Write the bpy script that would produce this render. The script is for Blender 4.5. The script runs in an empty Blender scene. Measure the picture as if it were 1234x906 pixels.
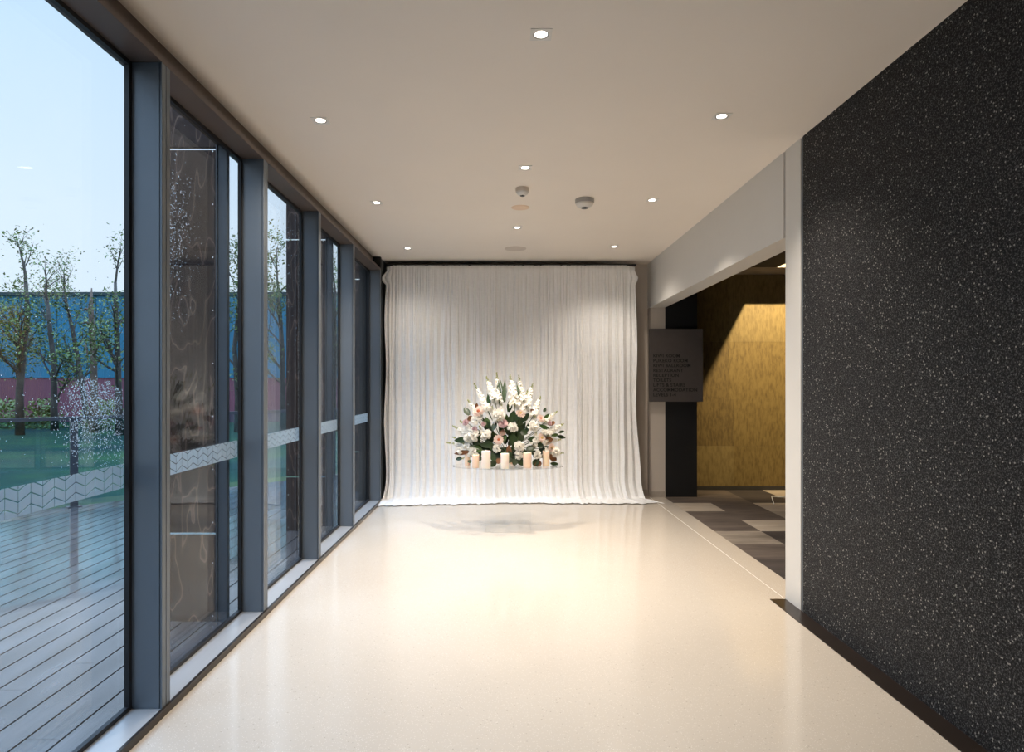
import bpy, math, random
from mathutils import Vector, Matrix, noise as mnoise

sc = bpy.context.scene
COL = sc.collection
R = random.Random(7)
F, CX, CY, EYE = 770.0, 603.7, 464.0, 1.38      # focal length in px, vanishing point, eye height
CEIL = 2.89
XL, XR = -1.411, 1.832                            # room side of window frames / right wall plane
PI = math.pi

def P(px, py, y):
    """point at depth y seen at pixel (px, py)"""
    return Vector(((px - CX) / F * y, y, EYE + (CY - py) / F * y))

# ------------------------------------------------------------------ mesh builder
class MB:
    def __init__(s):
        s.v, s.f, s.m = [], [], []
    def face(s, pts, mi=0):
        b = len(s.v); s.v += [tuple(p) for p in pts]
        s.f.append(tuple(range(b, b + len(pts)))); s.m.append(mi)
    def mesh(s, verts, faces, mi=0):
        b = len(s.v); s.v += [tuple(p) for p in verts]
        for f in faces:
            s.f.append(tuple(i + b for i in f)); s.m.append(mi)
    def box(s, x0, x1, y0, y1, z0, z1, mi=0):
        v = [(x0,y0,z0),(x1,y0,z0),(x1,y1,z0),(x0,y1,z0),(x0,y0,z1),(x1,y0,z1),(x1,y1,z1),(x0,y1,z1)]
        s.mesh(v, [(0,3,2,1),(4,5,6,7),(0,1,5,4),(1,2,6,5),(2,3,7,6),(3,0,4,7)], mi)
    def bbox(s, x0, x1, y0, y1, z0, z1, b=.002, mi=0):
        """box with chamfered edges"""
        c = [((x0+x1)/2),((y0+y1)/2),((z0+z1)/2)]
        h = [(x1-x0)/2,(y1-y0)/2,(z1-z0)/2]
        b = min(b, *[q*.45 for q in h])
        V, idx = [], {}
        for sx in (-1,1):
            for sy in (-1,1):
                for sz in (-1,1):
                    for ax in range(3):
                        p = [sx*(h[0]-b), sy*(h[1]-b), sz*(h[2]-b)]
                        p[ax] = (sx,sy,sz)[ax]*h[ax]
                        idx[(sx,sy,sz,ax)] = len(V); V.append((c[0]+p[0],c[1]+p[1],c[2]+p[2]))
        Fs = []
        for ax in range(3):
            o = [a for a in range(3) if a != ax]
            for sg in (-1,1):
                q = []
                for (a,d) in ((-1,-1),(1,-1),(1,1),(-1,1)):
                    k = [0,0,0]; k[ax]=sg; k[o[0]]=a; k[o[1]]=d
                    q.append(idx[(k[0],k[1],k[2],ax)])
                Fs.append(tuple(q))
        for ax in range(3):                       # edges along ax
            o = [a for a in range(3) if a != ax]
            for a in (-1,1):
                for d in (-1,1):
                    q = []
                    for (e, fx) in ((-1,o[0]),(1,o[0]),(1,o[1]),(-1,o[1])):
                        k = [0,0,0]; k[ax]=e; k[o[0]]=a; k[o[1]]=d
                        q.append(idx[(k[0],k[1],k[2],fx)])
                    Fs.append(tuple(q))
        for sx in (-1,1):
            for sy in (-1,1):
                for sz in (-1,1):
                    Fs.append(tuple(idx[(sx,sy,sz,a)] for a in range(3)))
        s.mesh(V, Fs, mi)
    def tube(s, pts, rad, n=6, mi=0, cap=True):
        pts = [Vector(p) for p in pts]
        if not hasattr(rad, '__len__'): rad = [rad]*len(pts)
        V, Fs = [], []
        up = None
        for i, p in enumerate(pts):
            d = (pts[min(i+1,len(pts)-1)] - pts[max(i-1,0)])
            if d.length < 1e-9: d = Vector((0,0,1))
            d.normalize()
            if up is None:
                up = d.orthogonal().normalized()
            else:
                up = (up - d*up.dot(d))
                up = up.normalized() if up.length > 1e-6 else d.orthogonal().normalized()
            w = d.cross(up)
            for k in range(n):
                a = 2*PI*k/n
                V.append(p + (up*math.cos(a) + w*math.sin(a))*rad[i])
        for i in range(len(pts)-1):
            for k in range(n):
                a, b = i*n+k, i*n+(k+1)%n
                Fs.append((a, b, b+n, a+n))
        if cap:
            Fs.append(tuple(range(n-1,-1,-1))); Fs.append(tuple(range((len(pts)-1)*n, len(pts)*n)))
        s.mesh(V, Fs, mi)
    def lathe(s, prof, c=(0,0,0), n=24, mi=0):
        V, Fs = [], []
        for (r, z) in prof:
            for k in range(n):
                a = 2*PI*k/n
                V.append((c[0]+r*math.cos(a), c[1]+r*math.sin(a), c[2]+z))
        m = len(prof)
        for i in range(m-1):
            for k in range(n):
                a, b = i*n+k, i*n+(k+1)%n
                Fs.append((a,b,b+n,a+n))
        if prof[0][0] > 1e-5: Fs.append(tuple(range(n-1,-1,-1)))
        if prof[-1][0] > 1e-5: Fs.append(tuple(range((m-1)*n, m*n)))
        s.mesh(V, Fs, mi)
    def blob(s, c, r, sx=1, sy=1, sz=1, n=8, m=5, mi=0, jit=0):
        V, Fs = [], []
        V.append(Vector(c)+Vector((0,0,-r*sz)))
        for i in range(1,m):
            t = -PI/2+PI*i/m
            for k in range(n):
                a = 2*PI*k/n; q = r*(1+R.uniform(-jit,jit))
                V.append(Vector(c)+Vector((q*sx*math.cos(t)*math.cos(a), q*sy*math.cos(t)*math.sin(a), q*sz*math.sin(t))))
        V.append(Vector(c)+Vector((0,0,r*sz)))
        for k in range(n): Fs.append((0, 1+(k+1)%n, 1+k))
        for i in range(m-2):
            for k in range(n):
                a = 1+i*n+k; b = 1+i*n+(k+1)%n
                Fs.append((a,b,b+n,a+n))
        L = len(V)-1
        for k in range(n): Fs.append((1+(m-2)*n+k, 1+(m-2)*n+(k+1)%n, L))
        s.mesh(V, Fs, mi)
    def build(s, name, mats, parent=None, smooth=False, origin=None, label=None):
        me = bpy.data.meshes.new(name)
        if origin is None and parent is None:
            xs = [v[0] for v in s.v]; ys = [v[1] for v in s.v]; zs = [v[2] for v in s.v]
            origin = ((min(xs)+max(xs))/2, (min(ys)+max(ys))/2, min(zs))
        if parent is not None and origin is None:
            origin = tuple(parent.matrix_world.translation) if parent.parent is None else tuple(parent['w0'])
        o_ = origin or (0,0,0)
        me.from_pydata([(v[0]-o_[0], v[1]-o_[1], v[2]-o_[2]) for v in s.v], [], s.f)
        if not isinstance(mats, (list, tuple)): mats = [mats]
        for m in mats: me.materials.append(m)
        me.polygons.foreach_set('material_index', s.m)
        if smooth: me.polygons.foreach_set('use_smooth', [True]*len(s.f))
        me.update()
        o = bpy.data.objects.new(name, me); COL.objects.link(o)
        if parent is None:
            o.location = o_; o['w0'] = list(o_)
        else:
            o.parent = parent
            pw = parent['w0']
            o.location = (o_[0]-pw[0], o_[1]-pw[1], o_[2]-pw[2]); o['w0'] = list(o_)
        if label: o['label'] = label
        return o

def tag(o, label=None, cat=None, group=None, kind=None):
    if label: o['label'] = label
    if cat: o['category'] = cat
    if group: o['group'] = group
    if kind: o['kind'] = kind
    return o

def empty(name, loc):
    o = bpy.data.objects.new(name, None); COL.objects.link(o)
    o.empty_display_size = .1
    o.location = loc; o['w0'] = list(loc)
    o.matrix_world = Matrix.Translation(loc)
    return o

# ------------------------------------------------------------------ materials
def mat(name):
    m = bpy.data.materials.new(name); m.use_nodes = True
    nt = m.node_tree
    return m, nt, nt.nodes['Principled BSDF'], nt.nodes['Material Output']

def N(nt, t, **kw):
    n = nt.nodes.new(t)
    for k, v in kw.items():
        if k == 'inp':
            for a, b in v.items(): n.inputs[a].default_value = b
        else: setattr(n, k, v)
    return n

def ramp(nt, stops, interp='LINEAR'):
    n = nt.nodes.new('ShaderNodeValToRGB'); e = n.color_ramp.elements
    n.color_ramp.interpolation = interp
    while len(e) < len(stops): e.new(.5)
    for i, (p, c) in enumerate(stops):
        e[i].position = p; e[i].color = (*c, 1) if len(c) == 3 else c
    return n

def simple(name, col, rough=.5, metal=0, spec=.5, var=.12, scale=8, bump=0, bscale=200, **kw):
    m, nt, b, out = mat(name)
    tc = N(nt, 'ShaderNodeTexCoord')
    no = N(nt, 'ShaderNodeTexNoise', inp={'Scale': scale, 'Detail': 4})
    nt.links.new(tc.outputs['Object'], no.inputs['Vector'])
    lo = tuple(c*(1-var) for c in col); hi = tuple(min(1, c*(1+var)) for c in col)
    rp = ramp(nt, [(.3, lo), (.7, hi)])
    nt.links.new(no.outputs['Fac'], rp.inputs['Fac'])
    nt.links.new(rp.outputs['Color'], b.inputs['Base Color'])
    b.inputs['Roughness'].default_value = rough; b.inputs['Metallic'].default_value = metal
    b.inputs['Specular IOR Level'].default_value = spec
    if bump:
        n2 = N(nt, 'ShaderNodeTexNoise', inp={'Scale': bscale, 'Detail': 3})
        nt.links.new(tc.outputs['Object'], n2.inputs['Vector'])
        bp = N(nt, 'ShaderNodeBump', inp={'Strength': bump, 'Distance': .01})
        nt.links.new(n2.outputs['Fac'], bp.inputs['Height']); nt.links.new(bp.outputs['Normal'], b.inputs['Normal'])
    for k, v in kw.items(): b.inputs[k.replace('_', ' ')].default_value = v
    return m

def glass_mat(name, tint=(1,1,1), f0=.07, rough=0.0, power=5.0):
    m, nt, b, out = mat(name); nt.nodes.remove(b)
    g = N(nt, 'ShaderNodeNewGeometry')
    d = N(nt, 'ShaderNodeVectorMath', operation='DOT_PRODUCT')
    nt.links.new(g.outputs['Incoming'], d.inputs[0]); nt.links.new(g.outputs['Normal'], d.inputs[1])
    a = N(nt, 'ShaderNodeMath', operation='ABSOLUTE'); nt.links.new(d.outputs['Value'], a.inputs[0])
    s1 = N(nt, 'ShaderNodeMath', operation='SUBTRACT', inp={0: 1.0}); nt.links.new(a.outputs[0], s1.inputs[1])
    pw = N(nt, 'ShaderNodeMath', operation='POWER', inp={1: power}); nt.links.new(s1.outputs[0], pw.inputs[0])
    ma = N(nt, 'ShaderNodeMath', operation='MULTIPLY_ADD', inp={1: 1-f0, 2: f0}, use_clamp=True); nt.links.new(pw.outputs[0], ma.inputs[0])
    t = N(nt, 'ShaderNodeBsdfTransparent', inp={'Color': (*tint, 1)})
    gl = N(nt, 'ShaderNodeBsdfGlossy', inp={'Roughness': rough, 'Color': (1,1,1,1)})
    mx = N(nt, 'ShaderNodeMixShader')
    nt.links.new(ma.outputs[0], mx.inputs[0]); nt.links.new(t.outputs[0], mx.inputs[1]); nt.links.new(gl.outputs[0], mx.inputs[2])
    nt.links.new(mx.outputs[0], out.inputs['Surface'])
    return m

M = {}
M['frame'] = simple('anodised_aluminium', (.155,.178,.205), rough=.38, metal=.45, var=.05, scale=3)
M['head'] = simple('shaded_aluminium', (.13,.10,.085), rough=.45, metal=.3, var=.06, scale=3)  # dark brown tone paints in the shade on the unlit window head
M['sill'] = simple('sill_aluminium', (.42,.42,.42), rough=.3, metal=.3, var=.04, scale=3)
M['gasket'] = simple('black_rubber', (.006,.006,.008), rough=.5)
M['darkstrip'] = simple('dark_strip', (.018,.012,.009), rough=.3)
M['blackgap'] = simple('black_gap', (.004,.004,.004), rough=.9)
M['glass'] = glass_mat('window_glass', (.93,.965,.98), .022, power=6.2)
M['railglass'] = glass_mat('balustrade_glass', (.66,.86,.90), .05)
M['acrylic'] = glass_mat('clear_acrylic', (.992,.995,.996), .006, power=6.0)
M['acrylic_edge'] = glass_mat('acrylic_rim', (.985,.99,.995), .10, rough=.4)
M['ceiling'] = simple('ceiling_paint', (.88,.805,.72), rough=.85, var=.012, scale=1.5, bump=.03, bscale=300)
M['wallpaint'] = simple('beige_wall_paint', (.60,.54,.48), rough=.8, var=.03, scale=2, bump=.03, bscale=200)
M['panel'] = simple('off_white_panel', (.66,.645,.62), rough=.5, var=.015, scale=2)
M['skirting'] = simple('skirting_stone', (.42,.37,.32), rough=.5, var=.08, scale=12)
M['blackpaint'] = simple('black_paint', (.006,.006,.007), rough=.55)
M['lobbydark'] = simple('dark_lobby_paint', (.03,.026,.022), rough=.8)
M['lobbyceil'] = simple('lobby_ceiling_paint', (.30,.26,.21), rough=.8)
M['metal'] = simple('fitting_white', (.78,.75,.70), rough=.4, var=.02)
M['fitdark'] = simple('fitting_dark', (.02,.02,.02), rough=.4)
M['fitgrey'] = simple('fitting_grey', (.42,.40,.38), rough=.45, var=.04)
M['peach'] = simple('cover_cream', (.82,.62,.45), rough=.5, var=.03)
M['beigecover'] = simple('cover_beige', (.66,.58,.50), rough=.6, var=.03)
M['pipe'] = simple('black_pipe', (.02,.02,.024), rough=.4, metal=.6)
M['signface'] = simple('sign_metal', (.10,.086,.082), rough=.5, metal=.25, var=.04, scale=20)
M['signtext'] = simple('sign_black', (.004,.004,.004), rough=.5)
M['signlogo'] = simple('sign_logo', (.12,.085,.08), rough=.5)
M['cable'] = simple('white_plastic', (.8,.8,.8), rough=.4)
M['steel'] = simple('grey_steel', (.055,.06,.07), rough=.4, metal=.3, var=.06)
M['screw'] = simple('screw_steel', (.75,.75,.75), rough=.25, metal=.9)
M['bark'] = simple('tree_bark', (.05,.042,.035), rough=.9, var=.4, scale=3)
M['snag'] = simple('bare_trunk', (.11,.075,.055), rough=.9, var=.4, scale=2)
M['leafsp'] = simple('spring_leaf', (.10,.145,.03), rough=.6, var=.5, scale=1.2)
M['roofline'] = simple('roof_flashing', (.012,.035,.04), rough=.5)
def vinyl_mat():
    m, nt, b, out = mat('frosted_vinyl'); nt.nodes.remove(b)
    d = N(nt, 'ShaderNodeBsdfDiffuse', inp={'Color': (.48,.53,.56,1)}); t = N(nt, 'ShaderNodeBsdfTranslucent', inp={'Color': (.60,.68,.72,1)})
    mx = N(nt, 'ShaderNodeMixShader', inp={0: .62}); nt.links.new(d.outputs[0], mx.inputs[1]); nt.links.new(t.outputs[0], mx.inputs[2])
    nt.links.new(mx.outputs[0], out.inputs['Surface'])
    return m
M['vinyl'] = vinyl_mat()
M['underdeck_shade'] = simple('deck_shadow', (.012,.007,.005), rough=.9)

def floor_mat():
    m, nt, b, out = mat('cream_terrazzo')
    tc = N(nt, 'ShaderNodeTexCoord')
    base = None
    no = N(nt, 'ShaderNodeTexNoise', inp={'Scale': .9, 'Detail': 3}); nt.links.new(tc.outputs['Object'], no.inputs['Vector'])
    r0 = ramp(nt, [(.3,(.53,.47,.40)), (.7,(.57,.51,.435))]); nt.links.new(no.outputs['Fac'], r0.inputs['Fac'])
    cur = r0.outputs['Color']
    for scale, th, colr, amt in ((210,.86,(.55,.47,.38),.45),(260,.90,(.93,.90,.84),.5),(120,.975,(.36,.31,.26),.6)):
        vo = N(nt, 'ShaderNodeTexVoronoi', inp={'Scale': scale}); nt.links.new(tc.outputs['Object'], vo.inputs['Vector'])
        sp = N(nt, 'ShaderNodeSeparateColor'); nt.links.new(vo.outputs['Color'], sp.inputs[0])
        gt = N(nt, 'ShaderNodeMath', operation='GREATER_THAN', inp={1: th}); nt.links.new(sp.outputs[0], gt.inputs[0])
        lt = N(nt, 'ShaderNodeMath', operation='LESS_THAN', inp={1: .40}); nt.links.new(vo.outputs['Distance'], lt.inputs[0])
        mu = N(nt, 'ShaderNodeMath', operation='MULTIPLY'); nt.links.new(gt.outputs[0], mu.inputs[0]); nt.links.new(lt.outputs[0], mu.inputs[1])
        m2 = N(nt, 'ShaderNodeMath', operation='MULTIPLY', inp={1: amt}); nt.links.new(mu.outputs[0], m2.inputs[0])
        mx = N(nt, 'ShaderNodeMix', data_type='RGBA'); mx.inputs['B'].default_value = (*colr,1)
        nt.links.new(m2.outputs[0], mx.inputs['Factor']); nt.links.new(cur, mx.inputs['A']); cur = mx.outputs['Result']
    nt.links.new(cur, b.inputs['Base Color'])
    b.inputs['Roughness'].default_value = .13; b.inputs['Specular IOR Level'].default_value = .5
    return m
M['floor'] = floor_mat()

def granite_mat():
    m, nt, b, out = mat('black_granite')
    tc = N(nt, 'ShaderNodeTexCoord')
    n1 = N(nt, 'ShaderNodeTexNoise', inp={'Scale': 120, 'Detail': 6, 'Roughness': .82}); nt.links.new(tc.outputs['Object'], n1.inputs['Vector'])
    r1 = ramp(nt, [(.43,(.003,.003,.004)), (.52,(.013,.013,.0145)), (.61,(.085,.085,.087))]); nt.links.new(n1.outputs['Fac'], r1.inputs['Fac'])
    cur = r1.outputs['Color']
    for scale, th, colr, dist in ((160,.74,(.09,.09,.093),.5),(95,.93,(.30,.29,.27),.33),(45,.965,(.75,.70,.60),.17)):
        vo = N(nt, 'ShaderNodeTexVoronoi', inp={'Scale': scale}); nt.links.new(tc.outputs['Object'], vo.inputs['Vector'])
        sp = N(nt, 'ShaderNodeSeparateColor'); nt.links.new(vo.outputs['Color'], sp.inputs[0])
        gt = N(nt, 'ShaderNodeMath', operation='GREATER_THAN', inp={1: th}); nt.links.new(sp.outputs[0], gt.inputs[0])
        lt = N(nt, 'ShaderNodeMath', operation='LESS_THAN', inp={1: dist}); nt.links.new(vo.outputs['Distance'], lt.inputs[0])
        mu = N(nt, 'ShaderNodeMath', operation='MULTIPLY'); nt.links.new(gt.outputs[0], mu.inputs[0]); nt.links.new(lt.outputs[0], mu.inputs[1])
        mx = N(nt, 'ShaderNodeMix', data_type='RGBA'); mx.inputs['B'].default_value = (*colr,1)
        nt.links.new(mu.outputs[0], mx.inputs['Factor']); nt.links.new(cur, mx.inputs['A']); cur = mx.outputs['Result']
    nt.links.new(cur, b.inputs['Base Color'])
    b.inputs['Roughness'].default_value = .6; b.inputs['Specular IOR Level'].default_value = .14
    bp = N(nt, 'ShaderNodeBump', inp={'Strength': .35, 'Distance': .004}); nt.links.new(n1.outputs['Fac'], bp.inputs['Height'])
    nt.links.new(bp.outputs['Normal'], b.inputs['Normal'])
    return m
M['granite'] = granite_mat()

def streak_mat(name, lo, hi, vec_scale, rough=.9, bump=.1, p0=.3, p1=.7, detail=5):
    m, nt, b, out = mat(name)
    tc = N(nt, 'ShaderNodeTexCoord')
    mp = N(nt, 'ShaderNodeMapping'); mp.inputs['Scale'].default_value = vec_scale
    nt.links.new(tc.outputs['Object'], mp.inputs['Vector'])
    no = N(nt, 'ShaderNodeTexNoise', inp={'Scale': 1, 'Detail': detail, 'Roughness': .6}); nt.links.new(mp.outputs[0], no.inputs['Vector'])
    rp = ramp(nt, [(p0, lo), (p1, hi)]); nt.links.new(no.outputs['Fac'], rp.inputs['Fac'])
    nt.links.new(rp.outputs['Color'], b.inputs['Base Color'])
    b.inputs['Roughness'].default_value = rough
    if bump:
        bp = N(nt, 'ShaderNodeBump', inp={'Strength': bump, 'Distance': .01}); nt.links.new(no.outputs['Fac'], bp.inputs['Height'])
        nt.links.new(bp.outputs['Normal'], b.inputs['Normal'])
    return m
M['carpet0'] = streak_mat('carpet_charcoal', (.022,.016,.014), (.06,.046,.039), (1.6,7,4))
M['carpet1'] = streak_mat('carpet_brown', (.045,.034,.028), (.13,.10,.082), (1.6,7,4))
M['carpet2'] = streak_mat('carpet_taupe', (.14,.115,.09), (.32,.27,.22), (1.6,7,4))
M['carpet3'] = streak_mat('carpet_tan', (.30,.25,.195), (.44,.375,.305), (1.6,7,4))
M['gold0'] = streak_mat('gold_cork', (.11,.07,.019), (.20,.138,.043), (42,42,11), rough=.6, p0=.30, p1=.60, detail=8)
M['gold1'] = streak_mat('gold_cork_light', (.14,.095,.032), (.23,.165,.058), (42,42,11), rough=.6, p0=.30, p1=.60, detail=8)
M['gold2'] = streak_mat('gold_cork_dark', (.085,.053,.015), (.17,.115,.036), (42,42,11), rough=.6, p0=.30, p1=.60, detail=8)
M['timber'] = streak_mat('stained_plywood', (.034,.021,.016), (.075,.05,.038), (5,5,1.2), rough=.55, bump=.08)

def timber_grain():
    m, nt, b, out = mat('stained_plywood_grain')
    tc = N(nt, 'ShaderNodeTexCoord')
    mp = N(nt, 'ShaderNodeMapping'); mp.inputs['Scale'].default_value = (3.2, 3.2, .75)
    nt.links.new(tc.outputs['Object'], mp.inputs['Vector'])
    no = N(nt, 'ShaderNodeTexNoise', inp={'Scale': 1, 'Detail': 3}); nt.links.new(mp.outputs[0], no.inputs['Vector'])
    mu = N(nt, 'ShaderNodeMath', operation='MULTIPLY', inp={1: 14}); nt.links.new(no.outputs['Fac'], mu.inputs[0])
    fr = N(nt, 'ShaderNodeMath', operation='FRACT'); nt.links.new(mu.outputs[0], fr.inputs[0])
    rp = ramp(nt, [(0,(.16,.10,.075)), (.10,(.040,.023,.017)), (.75,(.024,.0135,.0105)), (1,(.055,.033,.025))]); nt.links.new(fr.outputs[0], rp.inputs['Fac'])
    nt.links.new(rp.outputs['Color'], b.inputs['Base Color'])
    b.inputs['Roughness'].default_value = .6; b.inputs['Specular IOR Level'].default_value = .15
    return m
M['timber'] = timber_grain()

def deck_mat():
    m, nt, b, out = mat('wet_decking')
    tc = N(nt, 'ShaderNodeTexCoord')
    mp = N(nt, 'ShaderNodeMapping'); mp.inputs['Scale'].default_value = (7,1.2,1)
    nt.links.new(tc.outputs['Object'], mp.inputs['Vector'])
    no = N(nt, 'ShaderNodeTexNoise', inp={'Scale': 1.4, 'Detail': 5}); nt.links.new(mp.outputs[0], no.inputs['Vector'])
    rp = ramp(nt, [(.3,(.055,.048,.047)), (.7,(.125,.11,.108))]); nt.links.new(no.outputs['Fac'], rp.inputs['Fac'])
    nt.links.new(rp.outputs['Color'], b.inputs['Base Color'])
    n2 = N(nt, 'ShaderNodeTexNoise', inp={'Scale': .8, 'Detail': 4}); nt.links.new(tc.outputs['Object'], n2.inputs['Vector'])
    r2 = ramp(nt, [(.40,(.06,)*3), (.62,(.30,)*3)]); nt.links.new(n2.outputs['Fac'], r2.inputs['Fac'])
    nt.links.new(r2.outputs['Color'], b.inputs['Roughness'])
    b.inputs['Specular IOR Level'].default_value = .8
    b.inputs['Coat Weight'].default_value = .35; b.inputs['Coat Roughness'].default_value = .05
    return m
M['deck'] = deck_mat()

def cladding(name, col, wavelength):
    m, nt, b, out = mat(name)
    tc = N(nt, 'ShaderNodeTexCoord')
    wv = N(nt, 'ShaderNodeTexWave', inp={'Scale': 1/wavelength}); nt.links.new(tc.outputs['Object'], wv.inputs['Vector'])
    bp = N(nt, 'ShaderNodeBump', inp={'Strength': .5, 'Distance': .05}); nt.links.new(wv.outputs['Fac'], bp.inputs['Height'])
    no = N(nt, 'ShaderNodeTexNoise', inp={'Scale': .25, 'Detail': 4}); nt.links.new(tc.outputs['Object'], no.inputs['Vector'])
    rp = ramp(nt, [(.3, tuple(c*.85 for c in col)), (.7, tuple(c*1.1 for c in col))]); nt.links.new(no.outputs['Fac'], rp.inputs['Fac'])
    nt.links.new(rp.outputs['Color'], b.inputs['Base Color']); nt.links.new(bp.outputs['Normal'], b.inputs['Normal'])
    b.inputs['Roughness'].default_value = .5
    return m
M['bluewall'] = cladding('blue_cladding', (.015,.15,.25), .35)
M['pinkwall'] = cladding('dull_red_cladding', (.16,.05,.078), .35)

def grass_mat():
    m, nt, b, out = mat('lawn')
    tc = N(nt, 'ShaderNodeTexCoord')
    no = N(nt, 'ShaderNodeTexNoise', inp={'Scale': .22, 'Detail': 8, 'Roughness': .65}); nt.links.new(tc.outputs['Object'], no.inputs['Vector'])
    rp = ramp(nt, [(.34,(.010,.024,.024)), (.5,(.024,.045,.024)), (.68,(.055,.085,.024))]); nt.links.new(no.outputs['Fac'], rp.inputs['Fac'])
    nt.links.new(rp.outputs['Color'], b.inputs['Base Color']); b.inputs['Roughness'].default_value = .8
    b.inputs['Specular IOR Level'].default_value = .1
    return m
M['grass'] = grass_mat()

def curtain_mat():
    m, nt, b, out = mat('white_curtain_fabric')
    tc = N(nt, 'ShaderNodeTexCoord')
    mp = N(nt, 'ShaderNodeMapping'); mp.inputs['Scale'].default_value = (14,14,45)
    nt.links.new(tc.outputs['Object'], mp.inputs['Vector'])
    no = N(nt, 'ShaderNodeTexNoise', inp={'Scale': 1, 'Detail': 5, 'Roughness': .6}); nt.links.new(mp.outputs[0], no.inputs['Vector'])
    bp = N(nt, 'ShaderNodeBump', inp={'Strength': .28, 'Distance': .012}); nt.links.new(no.outputs['Fac'], bp.inputs['Height'])
    nt.links.new(bp.outputs['Normal'], b.inputs['Normal'])
    rp = ramp(nt, [(.3,(.88,.88,.88)), (.7,(.93,.93,.93))]); nt.links.new(no.outputs['Fac'], rp.inputs['Fac'])
    nt.links.new(rp.outputs['Color'], b.inputs['Base Color'])
    b.inputs['Roughness'].default_value = .42; b.inputs['Specular IOR Level'].default_value = .35
    b.inputs['Sheen Weight'].default_value = .15
    return m
M['curtain'] = curtain_mat()

def emit(name, col, st):
    m, nt, b, out = mat(name)
    b.inputs['Base Color'].default_value = (1,1,1,1)
    tc = N(nt, 'ShaderNodeTexCoord')
    b.inputs['Emission Color'].default_value = (*col,1); b.inputs['Emission Strength'].default_value = st
    return m
M['lamp'] = emit('downlight_glow', (1,.93,.82), 9)

# foliage / petals
def petal(name, col, var=.06, rough=.55, trans=.25):
    m, nt, b, out = mat(name); nt.nodes.remove(b)
    tc = N(nt, 'ShaderNodeTexCoord')
    no = N(nt, 'ShaderNodeTexNoise', inp={'Scale': 40, 'Detail': 3}); nt.links.new(tc.outputs['Object'], no.inputs['Vector'])
    rp = ramp(nt, [(.3, tuple(c*(1-var) for c in col)), (.7, tuple(min(1,c*(1+var)) for c in col))]); nt.links.new(no.outputs['Fac'], rp.inputs['Fac'])
    d = N(nt, 'ShaderNodeBsdfDiffuse'); t = N(nt, 'ShaderNodeBsdfTranslucent'); mx = N(nt, 'ShaderNodeMixShader', inp={0: .35})
    for n_ in (d, t): nt.links.new(rp.outputs['Color'], n_.inputs['Color'])
    nt.links.new(d.outputs[0], mx.inputs[1]); nt.links.new(t.outputs[0], mx.inputs[2]); nt.links.new(mx.outputs[0], out.inputs['Surface'])
    return m
M['white_petal'] = petal('white_petal', (.93,.91,.86))
M['cream_petal'] = petal('cream_petal', (.85,.79,.66))
M['bud'] = petal('green_bud', (.50,.52,.20), .15)
M['pink_petal'] = petal('dusty_pink_petal', (.70,.50,.50), .10)
M['pink_deep'] = petal('dusty_pink_inner', (.52,.33,.34), .10)
M['blush_petal'] = petal('blush_petal', (.86,.70,.62), .06)
M['blush_heart'] = petal('blush_heart', (.60,.22,.12), .2)
M['yellow_heart'] = petal('yellow_heart', (.75,.55,.22), .2)
M['leaf_dark'] = simple('dark_green_leaf', (.022,.042,.012), rough=.35, var=.35, scale=12)
M['leaf_mid'] = simple('mid_green_leaf', (.055,.10,.025), rough=.4, var=.3, scale=12)
M['leaf_brown'] = simple('bronze_leaf', (.16,.065,.022), rough=.45, var=.35, scale=12)
M['leaf_sword'] = simple('sword_leaf', (.028,.058,.018), rough=.35, var=.3, scale=20)
M['stemg'] = simple('green_stem', (.05,.085,.025), rough=.5)
M['wax_ivory'] = simple('ivory_wax', (.86,.79,.70), rough=.45, var=.02, Subsurface_Weight=.3)
M['wax_blush'] = simple('blush_wax', (.86,.66,.50), rough=.45, var=.03, Subsurface_Weight=.3)
M['wick'] = simple('candle_wick', (.02,.018,.015), rough=.9)
def drop_mat():
    m, nt, b, out = mat('rain_water'); nt.nodes.remove(b)
    g = N(nt, 'ShaderNodeBsdfGlass', inp={'IOR': 1.33, 'Roughness': 0.0})
    nt.links.new(g.outputs[0], out.inputs['Surface'])
    return m
M['water'] = drop_mat()

# ------------------------------------------------------------------ setting: floor, carpet, ceiling, walls
YB = 7.99            # back wall
YF = -2.0            # wall behind the camera
YJ = 7.88            # far jamb
YN0, YN1 = 3.906, 4.115  # near jamb
XC = 2.017           # carpet edge

mb = MB(); mb.box(XL-.02, XC, YF, YB+.1, -.12, 0)
tag(mb.build('floor', M['floor']), kind='structure')
mb = MB(); mb.box(XR-.003, XR+.003, YN1+.01, YJ-.01, .0002, .0007)
tag(mb.build('trim_1', M['metal']), kind='structure')

# carpet: one mesh of tiles, each tile one of four tones
mb = MB()
rows = [3.6,4.08,4.57,5.06,5.55,6.04,6.53,6.99,7.48,7.99,8.5]
cols = [XC,2.455,2.945,3.435,3.925,4.42,4.91,5.4,5.89,6.4]
pat = {0:[0,1,2],1:[0,1,0],2:[0,1,2],3:[1,0,2],4:[2,0,1],5:[1,3,2],6:[1,1,2],7:[3,1,3],8:[1,1,0],9:[0,1,0]}
for i in range(len(rows)-1):
    for j in range(len(cols)-1):
        k = pat[i][j] if j < 3 else R.choice([0,1,1,2,3])
        mb.box(cols[j], cols[j+1], rows[i], rows[i+1], -.12, .001, k)
tag(mb.build('carpet', [M['carpet0'],M['carpet1'],M['carpet2'],M['carpet3']]), kind='structure')

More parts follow.
